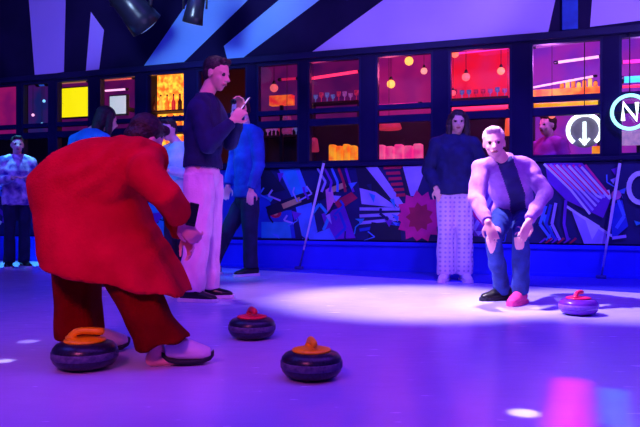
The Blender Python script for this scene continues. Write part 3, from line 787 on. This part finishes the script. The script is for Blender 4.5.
# ================================================================== leaning poles
def leanpole(label, x0, y0, x1, y1):
    t0, z0 = wl(x0, y0, -.09); 
    foot_z = wl(x1, y1, -.12)[1]
    t1, _ = wl(x1, y1, -.12)
    a = V((t0, -.064, z0)); b = V((t1, -.13, foot_z))
    k = (b.z-.03)/(a.z-b.z); 
    r = wthing('broom', label, 'curling broom', b.x, b.y, b.z-.0)
    A = a-b
    MB().tube([V((0, 0, 0)), A*.5, A], [.010, .015, .015], 12).build('handle', mat('white_pole_paint', (.80, .74, 1), .35, (.65, .6, .98), 4), r, True)
    MB().tube([A*1.0, A*1.03], .017, 12).build('end_cap', BLACKP, r, True)
    dn = -A.normalized()
    zz = b.z; foot = dn*((zz-.0)/(-dn.z))
    return r, foot, dn, b
m_head = mat('blue_broom_head', (.02, .03, .35), .6)
for args in (('white curling broom leaning on the mural right of the two phone users', 323, 163, 304, 250), ('white curling broom leaning on the mural at far right, past the bending man', 620, 163, 603, 267)):
    r, foot, dn, b = leanpole(*args)
    MB().tube([V((0, 0, 0)), foot*.9], .010, 10).build('shaft_tip', m_head, r, True)
    hd = MB(); hd.box((foot.x-.05, foot.y-.03, -b.z+.013), (foot.x+.05, foot.y+.03, -b.z+.045), .01); hd.build('broom_head', m_head, r)

# ================================================================== curling stones
GRAN = mat('dark_blue_granite', (.006, .006, .025), .3, (.018, .018, .06), 90, spec=.4)
BAND = mat('worn_striking_band', (.11, .10, .22), .7, (.05, .05, .14), 50, spec=.2)
def stone(label, px, py, hm, rz, gran=GRAN, band=BAND, R0=.143):
    g = G(px, py); r = thing('curling_stone', label, 'curling stone', g, rz, 'curling stones on the ice')
    k = R0/.143
    prof = [(.065*k, .001), (.09*k, .004), (.122*k, .018), (.138*k, .036), (.1425*k, .052)]
    top = [(.1425*k, .078), (.138*k, .094), (.124*k, .110), (.100*k, .119), (.06*k, .121)]
    MB().lathe(prof+top, n=48).build('stone', gran, r, True)
    MB().lathe([(.141*k, .049), (.1445*k, .052), (.1450*k, .065), (.1445*k, .078), (.141*k, .081)], n=48).build('striking_band', band, r, True)
    h = thing_part('handle', r)
    MB().lathe([(.088, .119), (.092, .123), (.090, .129), (.06, .135), (.02, .137)], n=36).build('handle_disc', hm, h, True)
    pts = [(-.062, 0, .128), (-.056, 0, .146), (-.042, 0, .160), (-.015, 0, .167), (.02, 0, .166), (.055, 0, .164), (.078, 0, .162), (.085, 0, .161)]
    MB().tube(pts, [.020, .018, .016, .0155, .0165, .017, .015, .008], 14).build('grip', hm, h, True)
    b = MB(); b.ell((-.060, 0, .137), (.026, 0, 0), (0, .022, 0), (0, 0, .012)); b.build('handle_boss', hm, h, True)
    return r
def thing_part(name, parent):
    o = bpy.data.objects.new(name, None); C.objects.link(o); o.parent = parent; return o
ORH = mat('orange_handle_plastic', (1, .56, .0), .4, (.95, .48, .0), 5)
REH = mat('red_handle_plastic', (.85, .02, .06), .35, (.75, .01, .04), 5)
PKH = mat('crimson_handle_plastic', (.95, .01, .16), .35, (.85, .01, .12), 5)
GRP = mat('violet_lit_granite', (.20, .02, .55), .25, (.12, .02, .45), 30)  # stone and band copies with violet light put into their colours
BAP = mat('violet_lit_striking_band', (.30, .10, .75), .5, (.2, .06, .6), 50)
stone('dark curling stone with an orange handle by the feet of the person in red', 85, 368, ORH, math.radians(5))
stone('dark curling stone with an orange handle, alone at the centre front of the ice', 311.5, 378, ORH, math.radians(-80)).scale = (.90, .90, .95)
stone('dark curling stone with a small red handle, behind the centre one', 252, 338, REH, math.radians(-70)).scale = (.90, .90, .95)
st = stone('violet lit curling stone with a crimson handle in front of the bending man', 578.5, 314.5, PKH, math.radians(50), GRP, BAP); st.scale = (.9, .9, .9)

# ================================================================== people
# --- bent person in a red coat
def red_person():
    Y = 3.16
    D = dict(pel=J(72, 205, 3.30), che=J(112, 178, 3.30), nb=J(146, 158, 3.30), hd=J(145, 140, 3.46), f=V((.55, .70, -.55)), u=V((.45, .2, .85)))
    D['sR'] = J(144, 170, 3.10); D['sL'] = J(145, 168, 3.50)
    D['eR'] = J(167, 196, 3.06); D['wR'] = J(182, 220, 3.16)      # near arm
    D['eL'] = J(172, 205, 3.58); D['wL'] = J(184, 232, 3.42)
    D['dR'] = V((.45, .1, -.75)); D['nR'] = V((.2, .9, .2)); D['dL'] = V((.4, -.2, -.8)); D['nL'] = V((-.5, -.4, 0)); D['curlR'] = .9; D['curlL'] = .6
    D['hR'] = J(84, 224, 3.20); D['hL'] = J(72, 226, 3.42)
    D['kR'] = J(131, 288, 3.17); D['aR'] = J(157, 349, 3.17)
    D['kL'] = J(84, 286, 3.42); D['aL'] = J(79, 341, 3.40)
    D['fR'] = V((1, .22, 0)); D['fL'] = V((.75, .6, 0))
    loc = V((J(118, 300, 3.3).x, 3.3, 0))
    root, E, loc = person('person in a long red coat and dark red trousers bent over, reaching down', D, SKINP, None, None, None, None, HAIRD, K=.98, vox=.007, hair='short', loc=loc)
    L = lambda px, py, Y_: J(px, py, Y_)-loc
    # coat
    c = MB()
    yd = V((0, 1, 0)); Z = V((0, 0, 1)); X = V((1, 0, 0))
    def sec(px, py0, py1, Yc, hy, tilt=0):
        a = L(px, py0, Yc); b = L(px+tilt, py1, Yc); m_ = (a+b)/2
        return (m_, (a-b)/2, V((0, hy, 0)), 2.4)
    c.loft([sec(32, 178, 196, 3.34, .05, 1), sec(35, 172, 215, 3.34, .11, 1), sec(45, 163, 236, 3.34, .17, 1), sec(60, 150, 240, 3.33, .20), sec(84, 141, 240, 3.31, .215), sec(112, 136, 236, 3.30, .225, -3), sec(136, 136, 216, 3.30, .235, -8), sec(150, 140, 192, 3.30, .22, -8), sec(162, 148, 172, 3.31, .14, -4)], 24)
    # hanging skirt: slanted hem
    def hs(x0, y0, x1, y1, Yc, hy):
        a = L(x0, y0, Yc); b = L(x1, y1, Yc); return ((a+b)/2, (b-a)/2, V((0, hy, 0)), 3.0)
    c.loft([hs(34, 184, 134, 170, 3.31, .18), hs(36, 200, 142, 198, 3.30, .21), hs(40, 228, 158, 232, 3.29, .245), hs(44, 252, 177, 266, 3.28, .27), hs(47, 264, 190, 294, 3.28, .285)], 36)
    # near sleeve with cuff, far sleeve
    for s_ in 'RL':
        sh_, el, wr = E['s'+s_], E['e'+s_], E['w'+s_]
        c.chain([E['nb'].lerp(sh_, .4), sh_+V((.0, 0, -.01)), el], [.085, .088, .068])
        dv = (wr-el).normalized(); x = perp(dv, V((0, 1, 0))); y = dv.cross(x); w2 = wr-dv*.01
        c.loft([(el-dv*.03, x*.068, y*.068), (el.lerp(w2, .5), x*.064, y*.064), (w2, x*.062, y*.062)], 18)
    # collar
    cdir = (E['hd']-E['nb']).normalized()
    x = perp(cdir, V((0, 1, 0))); y = cdir.cross(x)
    c.loft([(E['nb']-cdir*.05, x*.11, y*.11), (E['nb']+cdir*.035, x*.088, y*.09)], 18)
    def fold(p):
        low = max(0, min(1, (.85-p.z)/.45))
        return .007*low*math.sin(p.x*30+p.y*18+p.z*9+mnoise.noise(p*2.5)*5) + .006*mnoise.noise(p*5) + .0045*math.sin((p.x*.8-p.z*.6)*48+mnoise.noise(p*3)*8)*(1-low*.6)
    c.fuse('coat', REDC, root, .011, 4, fold=fold)
    seam = MB()
    # trousers, wide
    q = MB()
    q.ell(E['pel']+V((.02, 0, -.08)), V((.17, 0, 0)), V((0, .19, 0)), V((0, 0, .14)))
    def ls(x0, x1, y, Yc, hy, dy=0):
        a = L(x0, y, Yc); b = L(x1, y+dy, Yc); return ((a+b)/2, (b-a)/2, V((0, hy, 0)), 2.3)
    q.loft([ls(62, 108, 222, 3.24, .10), ls(82, 140, 255, 3.20, .115), ls(104, 158, 285, 3.17, .115), ls(121, 173, 315, 3.17, .115), ls(137, 190, 350, 3.17, .12, -13)], 22)
    q.loft([ls(50, 100, 222, 3.42, .10), ls(52, 102, 262, 3.42, .11), ls(56, 100, 300, 3.42, .11), ls(58, 102, 336, 3.42, .115, 2)], 22)
    q.fuse('trousers', REDT, root, .010, 4, fold=lambda p: .008*math.sin((p.x+p.y*.6)*48+p.z*8+mnoise.noise(p*4)*4)+.006*mnoise.noise(p*7))
    # near shoe: backless sneaker, black sole turned up at both ends
    z = V((0, 0, 1))
    for a_, ft in ((E['aR'], D['fR']), (E['aL'], D['fL'])):
        ft = V((ft.x, ft.y, 0)).normalized(); sx = V((-ft.y, ft.x, 0)); g0 = V((a_.x, a_.y, 0))
        o = MB()
        o.loft([(g0+ft*.035+z*.080, sx*.040, z*.055), (g0+ft*.09+z*.078, sx*.048, z*.060), (g0+ft*.15+z*.064, sx*.052, z*.048), (g0+ft*.20+z*.052, sx*.049, z*.038), (g0+ft*.24+z*.046, sx*.032, z*.026)], 18)
        so = o.fuse('shoe', WHITES, root, .006, 3)
        o = MB(); pr = [(.02, .034, .040), (.05, .046, .016), (.10, .052, .004), (.16, .056, .003), (.205, .050, .006), (.24, .036, .018), (.255, .020, .034)]
        o.loft([(g0+ft*p+z*(zz+.014), sx*w_, z*.014, 3) for p, w_, zz in pr], 12)
        o.build('sole', BLACKR, so, True)
    # small dark handset in the hand
    d = D['dR'].normalized(); hp = J(190, 226, 3.12)
    ph = thing('phone', 'small black handset held in the hand of the person in red', 'phone', hp)
    b = MB(); b.box((-.022, -.008, .0), (.022, .008, .105), .005); b.build('case', BLACKP, ph)
    b = MB(); b.box((-.019, -.0105, .012), (.019, -.0085, .098)); b.build('glass', mat('dark_phone_glass', (.01, .01, .03), .1), ph)
    ph.rotation_euler = (0, math.radians(12), math.radians(30))
red_person()

# --- tall man in a navy jacket with a phone
def phone_man():
    Yb = 5.5
    D = dict(pel=J(203, 170, Yb), che=J(203, 128, Yb), nb=J(205, 98, Yb), hd=J(217, 74, Yb), f=V((.9, -.42, -.28)), u=V((.25, -.1, .95)))
    D['sR'] = J(198, 108, Yb-.19); D['sL'] = J(213, 108, Yb+.17)
    D['eR'] = J(208, 146, Yb-.24); D['wR'] = J(232, 121, Yb-.17)
    D['eL'] = J(230, 142, Yb+.12); D['wL'] = J(240, 114, Yb-.02)
    D['dR'] = V((.65, .25, .75)); D['nR'] = V((0, 1, 0)); D['dL'] = V((.1, -.35, .9)); D['nL'] = V((-.5, -.8, 0)); D['curlR'] = .8; D['curlL'] = .7
    D['hR'] = J(199, 180, Yb-.09); D['hL'] = J(208, 180, Yb+.09)
    D['kR'] = J(198, 235, Yb-.12); D['aR'] = J(191, 289, Yb-.10)
    D['kL'] = J(209, 232, Yb+.10); D['aL'] = J(206, 287, Yb+.12)
    D['fR'] = V((1, -.3, 0)); D['fL'] = V((1, .0, 0)); 
    person('tall man in a navy jacket and pale pink trousers looking down at his phone', D, SKIN, NAVYJ, PINKT, BLACKP, WSOLE, HAIRD, K=1.10, vox=.008, puff=.012, wide=(.098, .088, .085), hem=-.02, beard=None, foldamp=.006)
    p = J(239, 104, Yb-.10)
    ph = thing('phone', 'phone with a lit screen held up by the tall man in the navy jacket', 'phone', p-V((0, 0, .07)))
    b = MB(); b.box((-.038, -.005, 0), (.038, .005, .15), .005); b.build('case', BLACKP, ph)
    b = MB(); b.box((-.034, -.0075, .008), (.034, -.0055, .142)); b.build('screen', glow('phone_screen', (.6, .4, 1), 1.0), ph)
    ph.rotation_euler = (math.radians(-35), 0, math.radians(-70))
phone_man()

# --- walker in blue jacket behind
def blue_walker():
    g = J(243, 275, 7.6)
    Yb = 7.6
    D = dict(pel=J(247, 196, Yb), che=J(248, 160, Yb), nb=J(246, 128, Yb), hd=J(240, 110, Yb), f=V((-.8, -.5, -.25)))
    D['sL'] = J(256, 133, Yb-.13); D['sR'] = J(239, 133, Yb+.15)
    D['eL'] = J(259, 165, Yb-.2); D['wL'] = J(251, 190, Yb-.25)
    D['eR'] = J(233, 163, Yb+.16); D['wR'] = J(228, 186, Yb+.05)
    D['dL'] = V((-.1, -.1, -1)); D['dR'] = V((-.2, 0, -1)); D['nL'] = V((0, 1, 0)); D['nR'] = V((0, -1, 0))
    D['hL'] = J(250, 203, Yb-.08); D['hR'] = J(243, 203, Yb+.09)
    D['kL'] = J(250, 237, Yb-.10); D['aL'] = J(251, 266.5, Yb-.06)
    D['kR'] = J(227, 232, Yb+.02); D['aR'] = J(213, 262.5, Yb+.10)
    D['fL'] = V((-.8, -.6, 0)); D['fR'] = V((-1, -.1, 0))
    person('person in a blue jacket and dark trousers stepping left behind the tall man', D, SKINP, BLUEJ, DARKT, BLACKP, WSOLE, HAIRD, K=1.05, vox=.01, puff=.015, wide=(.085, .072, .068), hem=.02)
blue_walker()

# --- woman standing by the mural
def standing_woman():
    x, y = (455-320)/F*6.95, 6.95
    D, K = standing(x, y, math.radians(-100), 1.70, 'pocket', 0, .095)
    D['f'] = V((-.15, -1, -.1))
    D['hd'] += V((.03, 0, 0))
    person('woman with long dark hair, navy padded jacket and pale plaid trousers standing by the mural', D, SKIN, NAVYJ, PLAID, WHITES, WSOLE, HAIRD, K=K, vox=.009, hair='long', puff=.03, wide=(.092, .085, .088), hem=.07, foldamp=.008)
standing_woman()

# --- bending man who has just released a stone
def bending_man():
    Yb = 5.4
    D = dict(pel=J(514, 210, 5.66), che=J(511, 186, 5.46), nb=J(504, 161, 5.26), hd=J(494, 143, 5.14), f=V((-.22, -.95, -.12)), u=V((-.1, -.15, 1)))
    D['sR'] = J(481, 168, 5.27); D['sL'] = J(527, 166, 5.35)
    D['eR'] = J(476, 200, 5.14); D['wR'] = J(488, 222, 4.94)
    D['eL'] = J(546, 193, 5.24); D['wL'] = J(529, 221, 5.02)
    D['dR'] = V((.3, -.2, -1)); D['nR'] = V((.35, .9, 0)); D['dL'] = V((-.4, -.1, -1)); D['nL'] = V((-.3, .9, 0)); D['curlR'] = .22; D['curlL'] = .2
    D['hR'] = J(504, 214, 5.60); D['hL'] = J(524, 214, 5.62)
    D['kR'] = J(493, 240, 5.24); D['aR'] = J(502, 289, 5.50)
    D['kL'] = J(521, 238, 5.18); D['aL'] = J(520, 291.5, 5.28)
    D['fR'] = V((-.9, -.35, 0)); D['fL'] = V((-.55, -.75, 0)); D['tf'] = V((0, -1, -.3)); D['smR'] = (BLACKP, BLACKR)
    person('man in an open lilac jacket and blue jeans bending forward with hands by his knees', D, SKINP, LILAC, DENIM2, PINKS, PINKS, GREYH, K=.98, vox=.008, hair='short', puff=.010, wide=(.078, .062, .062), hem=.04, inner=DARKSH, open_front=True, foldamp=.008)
bending_man()

# --- people further back
D, K = standing((84-320)/F*6.2, 6.2, math.radians(60), 1.66, 'front', .08)
D['hd'] += V((.10, .02, -.02)); D['f'] = V((.7, .6, -.2))
person('person in a cyan lit pullover seen over the back of the person in red', D, SKIN, CYANJ, DARKT, BLACKP, WSOLE, HAIRD, K=K, vox=.012, hair='long', puff=.015)
D, K = standing((178-320)/F*7.1, 7.1, math.radians(-120), 1.63, 'front', 0, .09)
D['hd'] += V((-.08, 0, 0)); D['f'] = V((-.4, -1, -.2))
person('person in a cyan lit jacket half hidden behind the tall man and the red coat', D, SKINP, WHITEJ, DARKT, WHITES, WSOLE, HAIRB, K=K, vox=.012, hair='short', puff=.012)
D, K = standing((17-320)/F*8.6, 8.6, math.radians(-60), 1.62, 'front', 0, .09)
person('person in a purple and white patterned jacket standing at the far left by the wall', D, SKINP, PATJ, DARKT, BLACKP, WSOLE, HAIRD, K=K, vox=.012, hair='short', puff=.02)
pb = ww(wl(549, 130, .6)[0], .6)
D, K = standing(pb.x, pb.y, math.radians(-150), 1.80, 'down', 0, .09)
person('person in a purple pullover behind the glass, left of the round white neon sign', D, SKINP, PURP, DARKT, BLACKP, WSOLE, HAIRB, K=K, vox=.012, hair='short', puff=.02)

# ================================================================== stage lights under the ceiling
def stage_light(label, px, py, Y, aim, k=1.0):
    p = J(px, py, Y); r = thing('stage_light', label, 'stage light', p)
    d = V(aim).normalized(); x = perp(d, V((1, 0, 0))); y = d.cross(x)
    MB().loft([(-d*.16*k, x*.05*k, y*.05*k), (-d*.14*k, x*.085*k, y*.085*k), (d*.02*k, x*.095*k, y*.095*k), (d*.06*k, x*.10*k, y*.10*k), (d*.15*k, x*.11*k, y*.11*k)], 24).build('housing', BLACKP, r, True)
    MB().loft([(d*.151*k, x*.095*k, y*.095*k), (d*.160*k, x*.07*k, y*.07*k)], 24).build('lens', glow('lamp_lens', (.25, .45, 1), .6), r, True)
    s = V((0, 1, 0)).cross(d).normalized() if abs(d.y) < .9 else V((1, 0, 0))
    s = V((1, 0, 0))
    MB().tube([s*.12*k, s*.125*k+V((0, 0, .16*k)), V((0, 0, .24*k)), -s*.125*k+V((0, 0, .16*k)), -s*.12*k], .012*k, 8).build('yoke', BLACKP, r, True)
    MB().tube([V((0, 0, .23*k)), V((0, 0, 4.6-p.z))], .02, 8).build('drop_pipe', BLACKP, r, True)
stage_light('small black stage light hanging in front of the blue lit diagonal stripe', 195, 9, 7.0, (-.25, .3, -1), .95)
stage_light('large dark stage light hanging at upper left before the striped wall', 131, 6, 7.4, (.55, .5, -.7), 1.7)

# ================================================================== lights
def spot(name, loc, to, col, power, ang, blend=.5, rad=.05):
    l = bpy.data.lights.new(name, 'SPOT'); l.color = col; l.energy = power; l.spot_size = math.radians(ang); l.spot_blend = blend; l.shadow_soft_size = rad
    o = bpy.data.objects.new(name, l); C.objects.link(o); o.location = loc
    o.rotation_euler = (V(to)-V(loc)).to_track_quat('-Z', 'Y').to_euler(); return o
def area(name, loc, to, col, power, sx, sy):
    l = bpy.data.lights.new(name, 'AREA'); l.color = col; l.energy = power; l.shape = 'RECTANGLE'; l.size = sx; l.size_y = sy
    o = bpy.data.objects.new(name, l); C.objects.link(o); o.location = loc
    o.rotation_euler = (V(to)-V(loc)).to_track_quat('-Z', 'Y').to_euler(); return o
# bright pinkish pool on the ice
spot('beam_light', (.9, 5.4, 4.4), (.75, 5.48, 0), (1, .80, 1), 2100, 33, .7, .1)
spot('beam_light', (-1.3, 5.0, 4.2), (2.1, 5.3, 0), (1, .76, 1), 2300, 25, .8, .06)
spot('beam_light', (-.6, 5.7, 4.4), (-.45, 5.95, 0), (.75, .42, 1), 520, 26, .9, .1)
# violet wash over the foreground, blue to the left
area('wash_light', (.3, 2.2, 4.4), (.3, 2.8, 0), (.26, .05, 1), 150, 4.5, 3.5)
area('wash_light', (-3.5, 4.0, 4.4), (-3, 4.4, 0), (.08, .08, 1), 105, 3, 3)
area('wash_light', (3.5, 3.5, 4.4), (3, 3.6, 0), (.20, .03, 1), 110, 3, 3)
# warm pink frontal light
spot('front_light', (-1.6, -.8, 3.0), (-.85, 3.3, .6), (1, .13, .46), 480, 34, .7, .3)
spot('front_light', (1.8, .2, 3.2), (1.55, 5.4, .7), (1, .15, .75), 180, 18, .7, .2)
spot('front_light', (-.6, .5, 3.6), (-1.0, 5.5, 1.1), (1, .15, .75), 330, 24, .7, .2)
spot('front_light', (.9, 3.2, 3.4), (-.80, 5.4, 1.62), (1, .08, .7), 150, 17, .8, .1)
spot('room_wash', ww(wl(550, 100, 0)[0]-.5, 1.5, 3.0), ww(wl(550, 100, .7)[0], .72, 1.6), (1, .1, .9), 110, 50)
spot('front_light', (.6, 1.5, 3.8), (1.35, 6.95, .8), (.65, .35, 1), 200, 18, .8, .2)
# blue wall wash
spot('wall_wash', (3.6, 3.6, 4.3), (3.6, 7.1, .7), (.12, .10, 1), 750, 50, .8, .15)
spot('wall_wash', (1.0, 4.6, 4.3), (1.0, 8.0, .6), (.15, .10, 1), 700, 50, .8, .15)
spot('wall_wash', (-1.6, 5.6, 4.3), (-1.6, 8.9, .6), (.05, .16, 1), 560, 50, .8, .15)
spot('wall_wash', (-4.4, 6.4, 4.3), (-4.4, 9.8, .6), (.10, .10, 1), 320, 50, .8, .15)
spot('upper_wash', (3.2, 3.2, 2.4), (3.2, 7.1, 3.4), (.72, .48, 1), 420, 48, .7, .15)
spot('upper_wash', (.9, 4.0, 2.4), (.9, 8.0, 3.4), (.65, .45, 1), 420, 48, .7, .15)
spot('upper_wash', (-1.5, 4.8, 2.4), (-1.5, 8.9, 3.6), (.4, .6, 1), 420, 48, .7, .15)
spot('upper_wash', (-3.7, 5.4, 2.4), (-3.7, 9.6, 3.7), (.45, .33, 1), 330, 44, .7, .15)
spot('rim_light', (-3.3, 8.2, 2.5), (-1.0, 7.5, .9), (.03, .65, 1), 120, 34, .7, .1)
spot('rim_light', (-3.6, 5.2, 2.6), (-2.0, 6.2, 1.35), (.02, .5, 1), 50, 34, .7, .1)
# cyan pool at far left, small dots, added rows standing in for reflections
gl = G(12, 265); spot('cyan_beam', (gl.x+.3, gl.y-.6, 4.3), gl, (.1, .75, 1), 1700, 20, .6)
for (x, y, c, p_, a_) in ((524, 413, (.9, .85, 1), 2200, 1.5), (28, 341.5, (.7, .6, 1), 700, 1.6), (4, 361, (.8, .8, 1), 1200, 1.3), *[(571-.05*(yy-380), yy, (1, .0, .38), 950, 3.0) for yy in (382, 388, 395, 402, 410, 418, 427)], *[(613+.1*(yy-390), yy, (0, .5, 1), 420, 2.2) for yy in (392, 398, 405, 413, 422)]):
    g = G(x, y); spot('pin_and_streak_beam', (g.x, g.y+.4, 4.3), g, c, p_, a_, .5 if c[0] > .3 and c[1] > .1 else 1, .02)  # magenta and blue rows are added lamps imitating reflection streaks on the ice
gg = J(215, 270, 8.0); spot('cyan_beam', (gg.x, 7.2, 4.3), (gg.x, 7.7, 0), (.05, .4, 1), 200, 22, .8)
# glow in the rooms behind the glass
for x, c, p_ in ((165, (1, .3, .05), 14), (330, (1, .05, .2), 8), (400, (1, .1, .25), 14), (480, (1, .03, .15), 14), (550, (.8, .2, 1), 26), (640, (.6, .2, 1), 14)):
    l = bpy.data.lights.new('room_glow', 'POINT'); l.color = c; l.energy = p_; l.shadow_soft_size = .1
    o = bpy.data.objects.new('room_glow', l); C.objects.link(o); o.location = ww(wl(x, 100, .8)[0], .3, 2.35)
# world
wd = bpy.data.worlds.new('world'); SC.world = wd; wd.use_nodes = True
bg = wd.node_tree.nodes['Background']; bg.inputs[0].default_value = (.10, .05, .55, 1); bg.inputs[1].default_value = .16

# ================================================================== camera
cd = bpy.data.cameras.new('camera'); cam = bpy.data.objects.new('camera', cd); C.objects.link(cam)
cam.location = (0, 0, CH); cam.rotation_euler = (PI/2, 0, 0)
cd.sensor_width = 36; cd.lens = F/640*36; cd.shift_y = -(213.5-HZ)/640
SC.camera = cam
SC.view_settings.view_transform = 'Standard'
